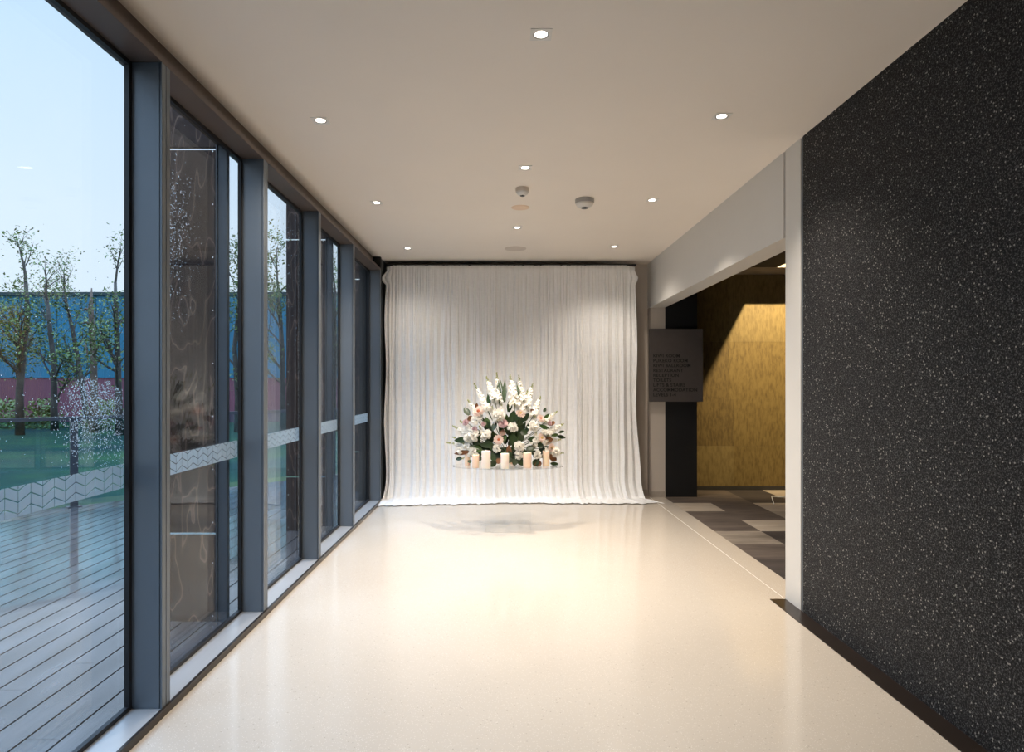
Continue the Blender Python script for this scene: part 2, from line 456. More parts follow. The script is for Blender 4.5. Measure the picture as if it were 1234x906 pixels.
mb = MB(); mb.box(-1.504, XR+.005, YF, YB+.1, CEIL, CEIL+.15)
tag(mb.build('ceiling', M['ceiling']), kind='structure')
mb = MB(); mb.box(-1.62, 1.86, YB, YB+.15, -.1, CEIL+.1)
tag(mb.build('wall_back', M['wallpaint']), kind='structure')
mb = MB(); mb.box(1.2, XR+.004, YB-.012, YB, 0, .075)
tag(mb.build('baseboard_back', M['skirting']), kind='structure')
mb = MB(); mb.box(XR, 2.0, YF, YN0-.03, 0, CEIL+.1)
tag(mb.build('wall_right', M['granite']), kind='structure')
mb = MB(); mb.box(XR-.10, XR, YF, YN1, .0, .004)
tag(mb.build('baseboard_right', M['darkstrip']), kind='structure')
mb = MB(); mb.box(-2.2, 2.0, YF-.15, YF, -.1, CEIL+.1)
tag(mb.build('wall_front', M['wallpaint']), kind='structure')
# near jamb (two-tone), beam and far jamb
mb = MB()
mb.box(XR, 2.025, YN0, YN1, 0, CEIL+.02)
mb.box(XR+.006, 2.02, YN0-.03, YN0, 0, CEIL+.02, 1)
tag(mb.build('trim_2', [M['panel'], M['frame']]), kind='structure')
LZ = EYE + .5205*XR
mb = MB()
mb.box(XR, 2.012, YN1+.028, YB, LZ, CEIL+.02)
mb.box(XR+.012, 2.012, YN1, YN1+.028, LZ, CEIL+.02, 1)
mb.box(2.012, 2.027, YN1, YB, LZ+.004, CEIL+.02)
tag(mb.build('trim_3', [M['panel'], M['wallpaint']]), kind='structure')
mb = MB(); mb.box(XR+.02, 2.025, YJ, YB, 0, LZ); mb.box(XR+.002, XR+.02, YJ+.012, YB, 0, LZ, 1)
tag(mb.build('trim_4', [M['wallpaint'], M['skirting']]), kind='structure')
mb = MB(); mb.box(XR+.02, 2.027, YJ-.008, YJ, 0, .07)
tag(mb.build('baseboard_jamb', M['skirting']), kind='structure')

# lobby beyond the opening
mb = MB(); mb.box(2.025, 2.42, YJ+.005, 8.6, 0, 3.0)
tag(mb.build('wall_lobby_pier', M['blackpaint']), kind='structure')
YG = 8.43
mb = MB()
def pan(x0, x1, z0, z1, k, off=0): mb.box(x0+.0008, x1-.0008, YG-.012-off, YG+.02, z0+.0008, z1-.0008, k)
mb.box(2.3, 6.5, YG, YG+.15, 0, 3.9, 2)
pan(2.42,3.07,.05,.58,1,.002); pan(2.42,3.0,.58,1.95,2); pan(2.42,3.0,1.95,2.9,0)
pan(3.07,4.1,.05,.58,0); pan(3.0,3.07,.58,1.19,2); pan(3.07,4.1,.58,1.19,0); pan(3.0,4.1,1.19,1.95,0,.001)
pan(3.0,4.1,1.95,2.9,1); pan(4.1,5.2,.05,1.2,2); pan(4.1,5.2,1.2,2.9,0); pan(5.2,6.5,.05,2.9,0)
tag(mb.build('wall_lobby_back', [M['gold0'],M['gold1'],M['gold2']]), kind='structure')
mb = MB(); mb.box(2.42, 6.4, YG-.03, YG-.012, 0, .05)
tag(mb.build('baseboard_lobby', M['lobbydark']), kind='structure')
mb = MB(); mb.box(6.4, 6.5, 3.5, 8.5, -.1, 4.1); mb.box(2.0, 6.5, 3.45, 3.6, -.1, 4.1); mb.box(2.0, 2.03, 3.6, YN0, 0, 4.1)
mb.box(2.0, 2.03, 3.6, 8.5, CEIL+.02, 4.1)
tag(mb.build('wall_lobby_side', M['lobbydark']), kind='structure')
LC = 2.836
mb = MB()
mb.box(2.03, 6.4, 7.895, YG, LC, LC+.25)
mb.box(2.03, 3.41, 3.6, 7.895, LC, LC+.03, 1)
mb.box(3.41, 6.4, 3.6, 5.6, LC, LC+.03, 1)
mb.box(2.0, 6.5, 3.5, 8.6, 3.95, 4.1, 1)
tag(mb.build('ceiling_lobby', [M['lobbyceil'], M['lobbydark']]), kind='structure')

# ------------------------------------------------------------------ left window wall
PX = -1.568     # pane centre
SILLZ, HEADZ = .032, EYE+1.345
MULL = [2.66 + 1.148*k for k in range(-4, 5)]     # front faces
MULL[4:] = [2.66, 3.80, 4.945, 6.10, 7.475]; MW = .066
mb = MB(); mb.box(-1.558, XL+.006, YF, 7.502, -.1, SILLZ)
tag(mb.build('trim_5', M['sill']), kind='structure')
mb = MB(); mb.box(XL+.004, XL+.010, YF, 7.502, 0, SILLZ+.0005)
mb.box(XL-.004, XL+.009, YF, 7.502, SILLZ, SILLZ+.001)
tag(mb.build('baseboard_left', M['darkstrip']), kind='structure')
mb = MB()
mb.box(-1.558, XL, YF, 7.502, HEADZ, EYE+1.372)
mb.box(-1.558, XL-.012, YF, 7.502, EYE+1.372, EYE+1.380, 1)
mb.box(-1.558, XL-.03, YF, 7.502, EYE+1.380, EYE+1.40)
mb.box(-1.66, -1.504, YF, YB, EYE+1.40, CEIL+.1)
tag(mb.build('trim_6', [M['head'], M['blackgap']]), kind='structure')
mb = MB(); mb.box(-1.66, -1.43, 7.565, YB, -.1, CEIL+.05, 0); mb.box(-1.66, -1.416, 7.502, 7.565, 0, CEIL, 1)
tag(mb.build('wall_left', [M['frame'], M['blackgap']]), kind='structure')

def clip(poly, z, keep_above):
    out = []
    for i in range(len(poly)):
        a, b = poly[i], poly[(i+1) % len(poly)]
        ia = (a[1] >= z) if keep_above else (a[1] <= z); ib = (b[1] >= z) if keep_above else (b[1] <= z)
        if ia: out.append(a)
        if ia != ib:
            t = (z-a[1])/(b[1]-a[1]); out.append((a[0]+(b[0]-a[0])*t, z))
    return out
BZ0, BZ1 = .956, 1.055
def band(mb, y0, y1):
    pitch, rise, rp, gap = .0557, .024, .0375, .0042
    k = math.floor(y0/pitch)
    while k*pitch < y1:
        a, b = max(y0, k*pitch+gap*.45), min(y1, (k+1)*pitch-gap*.45)
        if b-a > .004:
            def off(y):
                t = (y-k*pitch)/pitch
                return rise*(t if k % 2 else 1-t)
            r = -2
            while r < 6:
                z = BZ0+.01+r*rp
                poly = [(a, z+off(a)), (b, z+off(b)), (b, z+off(b)+rp-gap), (a, z+off(a)+rp-gap)]
                poly = clip(clip(poly, BZ0, True), BZ1, False)
                if len(poly) >= 3:
                    x0, x1 = PX+.0103, PX+.0112
                    n = len(poly)
                    V = [(x1,p[0],p[1]) for p in poly] + [(x0,p[0],p[1]) for p in poly]
                    mb.mesh(V, [tuple(range(n)), tuple(range(2*n-1,n-1,-1))] + [(i, n+i, n+(i+1)%n, (i+1)%n) for i in range(n)])
                r += 1
        k += 1

panes = {}
starts = [YF] + [m+MW for m in MULL]
# bays: MULL[3] at 1.512 .. bay seen first runs from 1.578 to 2.66
num = 1
bays = [(MULL[i]+MW, MULL[i+1]) for i in range(3, 8)] + [(MULL[i]+MW, MULL[i+1]) for i in range(0, 3)]  # bays appended last are unseen behind the camera, added to bring sky light
for (y0, y1) in bays:
    w = tag(empty('window_%d' % num, (PX, (y0+y1)/2, SILLZ)), kind='structure')
    mb = MB()                                          # mullion at the far end: deep fin, two room-side lips, groove
    last = abs(y1-MULL[8]) < 1e-6
    mw = .025 if last else MW
    mb.bbox(-1.550, XL-.006, y1, y1+mw, SILLZ, HEADZ, .0015)
    mb.bbox(XL-.012, XL, y1, y1+mw*.47, SILLZ, HEADZ, .001)
    mb.bbox(XL-.012, XL, y1+mw*.53, y1+mw, SILLZ, HEADZ, .001)
    mb.box(XL-.009, XL-.003, y1+mw*.46, y1+mw*.54, SILLZ, HEADZ, 1)
    mb.build('mullion', [M['frame'], M['blackgap']], w)
    mb = MB()                                          # gasket ring
    g = .019
    a, b = y0, y1
    mb.box(-1.557, -1.537, a, b, SILLZ, SILLZ+g); mb.box(-1.557, -1.537, a, b, HEADZ-g, HEADZ)
    mb.box(-1.557, -1.537, a, a+g, SILLZ+g, HEADZ-g); mb.box(-1.557, -1.537, b-.020, b+.0, SILLZ+g, HEADZ-g)
    mb.build('gasket', M['gasket'], w)
    mb = MB(); mb.box(PX-.010, PX+.010, a-.031, b+.031, -.001, HEADZ+.05)
    panes[num] = mb.build('pane', M['glass'], w)
    mb = MB(); band(mb, a+g+.001, b-.025)
    mb.build('safety_band', M['vinyl'], w, label='white frosted chevron band')
    num += 1
mb = MB(); mb.box(-1.66, XL, YF, MULL[0]+MW, SILLZ, HEADZ)
tag(mb.build('wall_left_near', M['frame']), kind='structure')

# rain drops on the outside of the first two panes
def drops(name, spots, label):
    mb = MB()
    for (y, z, r) in spots:
        mb.blob((PX-.0101-r*.3, y, z), r, sx=.8, sy=1, sz=1.1, n=6, m=4)
    tag(mb.build(name, M['water'], smooth=True), label, 'water drops', kind='stuff')
XO = -(PX-.010)
def onpane(px, py):
    y = F*XO/(CX-px); return y, EYE+(CY-py)*y/F
sp = []
for k in range(2300):
    t = R.betavariate(1.3, 2.2)
    px = R.gauss(R.choice([92,105,128,140,118]), 13)
    top = 452 + abs(px-104)*.55 - (8 if 125 < px < 148 else 0)
    py = top + t*110
    if not (62 < px < 153): continue
    y, z = onpane(px, py); sp.append((y, z, R.uniform(.0011,.0024)))
for k in range(160):
    y, z = onpane(R.uniform(0,152), R.uniform(300,560)); sp.append((y, z, R.uniform(.0010,.0022)))
drops('rain_spray', sp, 'spray of rain drops on the tall nearest window pane')
sp = []
for k in range(420):
    px = 204 + abs(R.gauss(0, 16)); py = R.gauss(285, 48)
    if px > 268 or not 130 < py < 500: continue
    y, z = onpane(px, py); sp.append((y, z, R.uniform(.0014,.0034)))
drops('rain_spray', sp, 'rain drops on the second pane in front of the brown fin')
sp = []
for k in range(160):
    px = R.uniform(326, 362); py = R.gauss(330, 70)
    if not 235 < py < 560: continue
    y, z = onpane(px, py); sp.append((y, z, R.uniform(.0012,.0028)))
drops('rain_spray', sp, 'rain drops on the third pane with trees and fin behind')

# ------------------------------------------------------------------ outside: deck, fins, balustrade, lawn, building, trees
RP0 = Vector((-5.33, 6.80)); RD = Vector((.828, .92))
def edge_y(x): return RP0.y + (x-RP0.x)/RD.x*RD.y
mb = MB()
x = -1.70; first = True
xb = -1.70
seams = [-1.574, -1.714, -1.858] + [-2.0-.1415*k for k in range(0, 62)]
for a, b in zip(seams[:-1], seams[1:]):
    x1, x0 = a-.0048, b+.0048
    e0, e1 = edge_y(x0), edge_y(x1)
    if e1 < -4: break
    js = sorted(R.uniform(-3, 10) for _ in range(2))
    if abs(a+2.14) < .08: js = [2.9]
    ys = [-4.0]+[j for j in js if j < min(e0,e1)-.3]
    for i, ya in enumerate(ys):
        if i+1 < len(ys): q0 = q1 = ys[i+1]-.0025
        else: q0, q1 = e0, e1
        V = [(x0,ya,-.03),(x1,ya,-.03),(x1,q1,-.03),(x0,q0,-.03),(x0,ya,-.002),(x1,ya,-.002),(x1,q1,-.002),(x0,q0,-.002)]
        mb.mesh(V, [(0,3,2,1),(4,5,6,7),(0,1,5,4),(1,2,6,5),(2,3,7,6),(3,0,4,7)])
# dark sheet, painted in place of the shade under the boards
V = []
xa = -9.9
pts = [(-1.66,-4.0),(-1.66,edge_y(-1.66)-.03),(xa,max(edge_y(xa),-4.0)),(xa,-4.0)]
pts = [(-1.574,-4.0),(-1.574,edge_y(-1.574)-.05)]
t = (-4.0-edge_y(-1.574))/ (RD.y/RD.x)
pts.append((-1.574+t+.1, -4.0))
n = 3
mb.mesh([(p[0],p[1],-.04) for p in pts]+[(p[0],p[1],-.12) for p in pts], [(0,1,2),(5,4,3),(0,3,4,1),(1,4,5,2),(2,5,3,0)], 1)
tag(mb.build('deck', [M['deck'], M['underdeck_shade']]), kind='structure')

def fin(y, label):
    root = empty('timber_fin', (-1.8, y, -.03))
    tag(root, label, 'screen fin', 'brown timber fins outside the windows')
    gaps = [.51, 2.763]
    zz = [-.03, gaps[0]-.007, gaps[0]+.007, gaps[1]-.007, gaps[1]+.007, 3.9]
    for i in range(3):
        m_ = MB(); m_.bbox(-2.04, -1.657, y-.012, y+.012, zz[2*i], zz[2*i+1], .002)
        brd = m_.build('board', M['timber'], root)
        for xx in (-2.02, -1.685):
            z_ = zz[2*i]+.06
            while z_ < min(zz[2*i+1], 3.2):
                m_ = MB(); m_.lathe([(.0,-.002),(.004,-.0015),(.004,.0005)], (0,0,0), 8)
                m_.v = [(xx+vx, y-.0125+vz, z_+vy) for vx, vy, vz in m_.v]
                m_.build('screw', M['screw'], brd)
                z_ += .31
    m_ = MB(); m_.bbox(-1.655, -1.60, y-.018, y+.018, -.03, 3.9, .002); m_.bbox(-1.662, -1.655, y-.030, y+.030, -.03, 3.9, .001)
    m_.build('steel_edge', M['steel'], root)
    return root
fin(3.75, 'brown timber fin outside the second window from the camera')
fin(6.08, 'brown timber fin outside between the third and fourth windows')
fin(8.35, 'dark timber fin outside the last window beside the curtain')

# balustrade
def along(t): return Vector((RP0.x+RD.x*t, RP0.y+RD.y*t, 0))
RDn = Vector((RD.x, RD.y, 0)).normalized(); RN = Vector((-RDn.y, RDn.x, 0))
def obar(mb, c0, c1, wn, z0, z1, mi=0):
    """bar along a plan line c0->c1, half width wn across"""
    d = (c1-c0).normalized(); n_ = Vector((-d.y, d.x, 0))
    q = [c0-n_*wn, c1-n_*wn, c1+n_*wn, c0+n_*wn]
    mb.mesh([(p.x,p.y,z0) for p in q]+[(p.x,p.y,z1) for p in q], [(0,3,2,1),(4,5,6,7),(0,1,5,4),(1,2,6,5),(2,3,7,6),(3,0,4,7)], mi)
tp = None
for i in range(2000):
    t = -1+i*.002; c = along(t)
    if abs(CX+F*c.x/c.y-87.8) < .4: tp = t; break
L = RD.length
step = 1.7/L
IN = Vector((RDn.y, -RDn.x, 0))*.05           # inset from the deck edge
posts = [tp-2*step, tp-step, tp, tp+step, tp+2*step, tp+3*step]
root = empty('balustrade', tuple(along(tp)+IN)); tag(root, 'glass balustrade with dark metal posts and rail at the deck edge', 'railing')
RH = 1.02
m_ = MB(); obar(m_, along(posts[0])+IN, along(posts[-1])+IN, .025, RH-.035, RH+.005); m_.build('handrail', M['steel'], root)
for t in posts:
    c = along(t)+IN
    m_ = MB(); obar(m_, c-RDn*.038, c+RDn*.038, .02, -.002, RH-.035); obar(m_, c-RDn*.07, c+RDn*.07, .05, -.002, .008)
    m_.build('post', M['steel'], root)
for a, b in zip(posts[:-1], posts[1:]):
    m_ = MB(); obar(m_, along(a)+IN+RDn*.045, along(b)+IN-RDn*.045, .005, .07, RH-.035)
    m_.build('glass_panel', M['railglass'], root)

GZ = -1.2
mb = MB()
nx, ny = 60, 40
V = []
for j in range(ny+1):
    for i in range(nx+1):
        x_ = -75 + 75*i/nx; y_ = -20+80*j/ny
        z_ = GZ + .10*mnoise.noise(Vector((x_*.12, y_*.12, 0)))
        V.append((x_, y_, z_))
Fs = [(j*(nx+1)+i, j*(nx+1)+i+1, (j+1)*(nx+1)+i+1, (j+1)*(nx+1)+i) for j in range(ny) for i in range(nx)]
mb.mesh(V, Fs)
tag(mb.build('ground', M['grass'], smooth=True), kind='structure')

# warehouse
BY = 45.0
bx0, bx1 = -52, 4
ztop = EYE + (CY-352)*BY/F; zmid = EYE + (CY-455)*BY/F
root = empty('warehouse', (-24, BY+6, GZ)); tag(root, 'long warehouse with blue upper wall and dull red base', 'building')
m_ = MB(); m_.box(bx0, bx1, BY, BY+12, zmid, ztop-.25); m_.build('upper_wall', M['bluewall'], root, label='blue metal cladding')
m_ = MB(); m_.box(bx0+.02, bx1-.02, BY+.06, BY+11.9, GZ-.1, zmid); m_.build('lower_wall', M['pinkwall'], root, label='dull red lower band')
m_ = MB(); m_.box(bx0-.1, bx1+.1, BY-.12, BY+12.1, ztop-.25, ztop); m_.build('roof_flashing', M['roofline'], root)
m_ = MB()
xs = P(21, 400, BY).x
for k in range(-8, 16):
    xk = xs + k*2.75
    if bx0 < xk < bx1: m_.box(xk-.03, xk+.03, BY-.03, BY, zmid, ztop-.25)
m_.build('panel_joints', M['roofline'], root)

# trees
def branch(mb, tips, p, d, ln, r, depth, rng):
    pts, rad = [p.copy()], [r]
    q, dd = p.copy(), d.normalized()
    n = 5 if depth > 1 else 3
    for i in range(n):
        dd = (dd + Vector((rng.uniform(-1,1), rng.uniform(-1,1), rng.uniform(-.5,.9)))*.16).normalized()
        q = q + dd*(ln/n); pts.append(q.copy()); rad.append(r*(1-.62*(i+1)/n))
        if depth <= 2: tips.append(q.copy())
        if depth > 0 and i >= 1:
            for _ in range(2 if (depth > 1 and rng.random() < .6) else 1):
                a = rng.uniform(0, 2*PI)
                o = dd.orthogonal().normalized(); o = Matrix.Rotation(a, 3, dd) @ o
                sd = (dd*.75 + o*rng.uniform(.5,.95) + Vector((0,0,.25))).normalized()
                branch(mb, tips, q, sd, ln*rng.uniform(.42,.62), rad[-1]*.58, depth-1, rng)
    mb.tube(pts, rad, 6 if depth > 1 else 4, cap=False)
def tree(px, trunk, ytree, label, seed, limbs=7, leaves=700, crown=2.6):
    """trunk: list of (px, py, radius)"""
    rng = random.Random(seed)
    pts = [P(a, b, ytree) for a, b, _ in trunk]
    base = Vector((pts[0].x, ytree, GZ-.05))
    root = empty('tree', tuple(base)); tag(root, label, 'tree', 'trees in front of the blue warehouse')
    mb = MB(); tips = []
    pl = [base]+pts; rad = [trunk[0][2]*1.3]+[t[2] for t in trunk]
    for i in range(1, len(pl)-1): pl[i].y += rng.uniform(-.25,.25)
    mb.tube(pl, rad, 8)
    for k in range(limbs):
        t = rng.uniform(.25, 1.0)
        i = min(int(t*(len(pl)-1)), len(pl)-2); f = t*(len(pl)-1)-i
        p = pl[i].lerp(pl[i+1], f)
        ax = rng.uniform(0, 2*PI)
        d = Vector((math.cos(ax)*.85, math.sin(ax)*.6, rng.uniform(.45,1.2)))
        branch(mb, tips, p, d, crown*rng.uniform(.6,1.1)*(1.15-t*.35), rad[i]*.42, 2, rng)
    branch(mb, tips, pl[-1], pl[-1]-pl[-2], crown*.75, rad[-1]*.9, 2, rng)
    mb.build('trunk', M['bark'], root, smooth=True)
    lf = MB()
    for k in range(int(leaves*1.7)):
        c = rng.choice(tips) + Vector((rng.gauss(0,.22), rng.gauss(0,.22), rng.gauss(0,.2)))
        a = Vector((rng.uniform(-1,1), rng.uniform(-1,1), rng.uniform(-1,.6))).normalized()
        b = a.orthogonal().normalized(); b = Matrix.Rotation(rng.uniform(0,6), 3, a) @ b
        s = rng.uniform(.05,.12); cc = a.cross(b)*s*.18
        lf.mesh([c, c+a*s+b*s*.45+cc, c+a*2*s, c+a*s-b*s*.45+cc], [(0,1,2),(0,2,3)])
    lf.build('foliage', M['leafsp'], root)
tree(27, [(24,470,.17),(28,420,.14),(30,380,.12),(31,340,.09)], 33, 'leafy tree at the left edge of the nearest window', 11, 9, 1500, 2.5)
tree(62, [(66,490,.17),(62,440,.14),(58,400,.12),(57,362,.09)], 36.5, 'twisted tree with low forked limbs before the blue wall', 25, 7, 800, 2.3)
tree(96, [(103,490,.17),(95,445,.15),(86,400,.12),(80,365,.09)], 40, 'tree leaning left beside the snapped bare trunk', 33, 8, 1100, 2.6)
tree(143, [(144,480,.17),(142,420,.14),(140,375,.11),(139,340,.07)], 33, 'slim tree close to the first window post', 47, 7, 900, 2.2)
tree(286, [(286,480,.15),(284,420,.13),(287,370,.10),(288,340,.07)], 35, 'tree seen through the gap beside the first fin', 58, 8, 1000, 2.3)
tree(336, [(341,480,.16),(340,430,.14),(338,380,.11),(335,345,.07)], 35, 'tree seen through the third window left of its fin', 64, 10, 1300, 2.6)
tree(404, [(403,480,.15),(404,430,.13),(402,380,.10),(404,350,.07)], 36, 'tree seen through the narrow gap in the fourth window', 72, 8, 900, 2.3)
# snag: bare broken trunk
rng = random.Random(5)
pts = [P(113,480,35), P(113,440,35), P(111,400,35), P(109.5,370,35), P(110.5,347,35)]
root = empty('dead_tree', (pts[0].x, 35, GZ-.05)); tag(root, 'bare snapped tree trunk with a few stubs and no crown', 'tree')
m_ = MB(); m_.tube([Vector((pts[0].x,35,GZ-.05))]+pts, [.24,.2,.17,.15,.13,.03], 8)
m_.build('trunk', M['snag'], root, smooth=True)
for a, b, c in (((110,374),(103,372),(100,374)), ((112,420),(106,428),(102,410)), ((111,432),(119,415),(125,402)), ((109,392),(104,388),(98,390))):
    m_ = MB(); m_.tube([P(*a,35), P(*b,34.9), P(*c,34.8)], [.09,.07,.03], 6); m_.build('stub', M['snag'], root, smooth=True)
# undergrowth along the foot of the warehouse
for k, (px, w_) in enumerate(((8,1.3),(52,.9),(128,1.2))):
    rng = random.Random(90+k); m_ = MB(); c = P(px, 495, 38)
    for q in range(900):
        a = Vector((rng.gauss(0,w_*.45), rng.gauss(0,.5), 0)); h = max(0, 1.7*(1-(a.x/w_)**2))*rng.random()
        s = rng.uniform(.06,.14); o = Vector((c.x+a.x, 38+a.y, GZ+h))
        d = Vector((rng.uniform(-1,1), rng.uniform(-1,1), rng.uniform(-.4,1))).normalized(); b_ = d.orthogonal().normalized()
        m_.mesh([o, o+d*s+b_*s*.45, o+d*2*s, o+d*s-b_*s*.45], [(0,1,2),(0,2,3)])
    o_ = m_.build('shrub', M['leafsp'])
    tag(o_, ['low shrub at the foot of the leafy left tree','low shrub between the two leftmost tree trunks','low shrub by the slim tree near the window post'][k], 'shrub')

# ------------------------------------------------------------------ ceiling fittings
def downlight(x, y, label, on=True):
    root = empty('downlight', (x, y, CEIL)); tag(root, label, 'light', 'recessed downlights in the corridor ceiling')
    s = .046; r0 = .036
    m_ = MB(); n = 24; V = []; Fs = []
    sq = []
    for k in range(n):
        a = 2*PI*k/n; c, q = math.cos(a), math.sin(a); w = s/max(abs(c), abs(q))
        sq.append((c*w, q*w))
    for zz in (-.003,):
        V += [(x+p[0], y+p[1], CEIL+zz) for p in sq] + [(x+r0*math.cos(2*PI*k/n), y+r0*math.sin(2*PI*k/n), CEIL+zz) for k in range(n)]
    V += [(x+p[0], y+p[1], CEIL+.0) for p in sq]
    for k in range(n):
        j = (k+1) % n
        Fs += [(k, j, n+j, n+k), (k, 2*n+k, 2*n+j, j)]
    m_.mesh(V, Fs); m_.build('trim_plate', M['metal'], root)
    m_ = MB(); m_.lathe([(.036,-.003),(.032,-.0016),(.026,-.0010)], (x,y,CEIL), 24); 
    m_.f = m_.f[:-2]; m_.m = m_.m[:-2]
    m_.build('reflector', M['fitgrey'], root, smooth=True)
    m_ = MB(); m_.lathe([(0,-.0026),(.018,-.0024),(.027,-.0014)], (x,y,CEIL), 24); m_.f = m_.f[:-1]; m_.m = m_.m[:-1]
    m_.build('lens', M['lamp'], root)
LIGHTC = (1, .885, .755)
def lamp(x, y, watts, size=122, blend=1.0):
    ld = bpy.data.lights.new('downlight_beam', 'SPOT'); ld.energy = watts; ld.color = LIGHTC
    ld.spot_size = math.radians(size); ld.spot_blend = blend; ld.shadow_soft_size = .03
    o = bpy.data.objects.new('downlight_beam', ld); COL.objects.link(o)
    o.location = (x, y, CEIL-.02)
seen = [(.1725,2.75,'downlight nearest the camera in the middle row'),
        (-1.03,3.645,'downlight nearest the camera in the row along the windows'),
        (1.24,3.589,'downlight nearest the camera in the row along the dark wall'),
        (.168,4.438,'downlight in the middle row just before the smoke detector'),
        (-1.03,5.285,'second downlight back in the row along the windows'),
        (1.235,5.214,'second downlight back in the right row, over the opening'),
        (.155,6.12,'farthest downlight of the middle row, over the flowers'),
        (-1.03,7.05,'downlight over the left of the curtain'),
        (1.233,6.96,'downlight over the right of the curtain')]
W = 104
for x, y, lb in seen:
    downlight(x, y, lb); lamp(x, y, W*(.82 if y < 4 else 1.42), 110 if x > 1 else 124) if y < 6.5 else lamp(x, y, W*(.20 if x < 0 else .48), 128)
for x, y in ((.17,1.06),(-1.03,1.95),(1.24,1.92),(.17,-.6),(-1.03,.26),(1.24,.26)):
    lamp(x, y, W*(.06 if y > 1 else .005))

def detector(x, y, r, h, label, col, cat='smoke detector'):
    root = empty('smoke_detector', (x, y, CEIL)); tag(root, label, cat)
    m_ = MB(); m_.lathe([(r*.96,0),(r,-.004),(r,-h*.42),(r*.97,-h*.46)][::-1], (x,y,CEIL), 28); m_.build('base', col[0], root, smooth=False)
    m_ = MB(); m_.lathe([(r*.36,-h*.92),(r*.62,-h*.88),(r*.88,-h*.66),(r*.95,-h*.46)], (x,y,CEIL), 28); m_.build('cover', col[1], root, smooth=True)
    m_ = MB(); m_.lathe([(r*.30,-h),(r*.34,-h*.99),(r*.36,-h*.9)], (x,y,CEIL), 20); m_.build('sensor', M['fitdark'], root)
    for k in range(6):
        a = k*PI/3; m_ = MB()
        m_.box(x+r*.40*math.cos(a)-.003, x+r*.40*math.cos(a)+.003, y+r*.40*math.sin(a)-.003, y+r*.40*math.sin(a)+.003, CEIL-h*.96, CEIL-h*.88)
        m_.build('rib', col[1], root)
detector(.165, 4.90, .052, .062, 'small cream smoke detector behind the middle downlights', (M['beigecover'], M['metal']))
detector(.679, 5.19, .077, .075, 'larger grey smoke detector right of centre on the ceiling', (M['fitgrey'], M['metal']))
def cover(x, y, r, mt, label, cat, name):
    root = empty(name, (x,y,CEIL)); tag(root, label, cat)
    m_ = MB(); m_.lathe([(r*.86,-.0045),(r*.97,-.004),(r,-.0)], (x,y,CEIL), 36); m_.build('cover_plate', mt, root)
    m_ = MB(); m_.lathe([(r*.80,-.0055),(r*.84,-.0055),(r*.86,-.004)], (x,y,CEIL), 36); m_.build('inner_disc', mt, root)
    return root
cover(.165, 5.43, .077, M['peach'], 'flat peach cover disc on the ceiling behind the small detector', 'ceiling cover', 'ceiling_cover_disc')
cover(.16, 7.07, .122, M['beigecover'], 'flat beige round speaker in the ceiling near the curtain', 'speaker', 'ceiling_speaker')

# ------------------------------------------------------------------ curtain and its rail
YC = 7.69
CT = EYE + (CY-320.3)*YC/F
x0, x1 = -1.392, 1.615
NU, NV = 900, 84
rng = random.Random(21)
def folds(lo, hi):
    k = [0.0]
    while k[-1] < x1-x0+.5: k.append(k[-1]+rng.uniform(lo, hi))
    amp = [rng.uniform(.45,1.0) for _ in k]
    def f(u):
        import bisect
        i = max(0, min(bisect.bisect_right(k, u)-1, len(k)-2))
        t = (u-k[i])/(k[i+1]-k[i])
        return amp[i]*(max(0,math.sin(PI*min(1,max(0,t))))**.75)
    return f
fine, mid, big = folds(.022,.055), folds(.045,.12), folds(.12,.3)
V = []
for j in range(NV+1):
    v = j/NV
    v = v if v < .9 else .9+(v-.9)
    s = v**.9                                  # 0 top .. 1 bottom
    for i in range(NU+1):
        u = (x1-x0)*i/NU
        t = i/NU
        hang = min(1, s/.93)
        z = CT*(1-hang)+.012
        xx = x0+u
        uu = u + .02*mnoise.noise(Vector((u*2.3, hang*1.4, 3))) * hang + .006*mnoise.noise(Vector((u*9, hang*4, 8)))
        top = max(0, 1-hang/.10)
        w_f = .022*(1-.5*hang); w_m = .056*min(1, .18+hang*1.6); w_b = .030*hang
        dy = -(w_f*fine(uu) + w_m*mid(uu+.3*.1) + w_b*big(uu))*(1-.75*top) + .03
        dy += .006*mnoise.noise(Vector((xx*30, z*9, 1)))
        # spread at the foot, sweeping to the right
        b = max(0, (hang-.90)/.10); b = b**2
        xx += b*(.03*(t-.42)*2 + .02*t) 
        dy -= b*(.05 + .035*mnoise.noise(Vector((u*1.7, 0, 5))))
        if s > .93:                             # lies on the floor
            q = (s-.93)/.07
            reach = .21+.14*max(0, 1-t*2.4)+.06*mnoise.noise(Vector((u*3.1,2,1)))+.035*mnoise.noise(Vector((u*12,q,6)))
            dy -= q*reach
            z = .010 + .035*(1-q)*(.5+.5*mnoise.noise(Vector((u*11, q*2, 4)))) + .014*abs(mnoise.noise(Vector((u*23, q*5, 9))))*(1-q*.5)
            xx += q*(.17*max(0,(t-.8)/.2)**1.5 - .06*max(0,(.1-t)/.1))
            z = max(z, .008)
        # side edges
        eR = max(0, (t-.965)/.035); eL = max(0, (.03-t)/.03)
        zz = CT-z
        fl = max(0, 1-abs(zz-.165)/.10) if zz < .165 else max(0, 1-(zz-.165)/.035)
        xx -= eL*(.085*fl - .012*math.sin(z*5)); dy -= eL*.03*fl
        xx += eR*(.055*fl + .03*math.sin(z*3.6+.5)*hang + .04*hang); 
        z2 = z - .02*eL*max(0,1-zz/.1) - .02*eR*max(0,1-zz/.1)
        V.append((xx, YC+dy, max(.006, z2)))
Fs = [(j*(NU+1)+i, j*(NU+1)+i+1, (j+1)*(NU+1)+i+1, (j+1)*(NU+1)+i) for j in range(NV) for i in range(NU)]
mb = MB(); mb.mesh(V, [tuple(reversed(f)) for f in Fs])
cur = mb.build('curtain', M['curtain'], smooth=True)
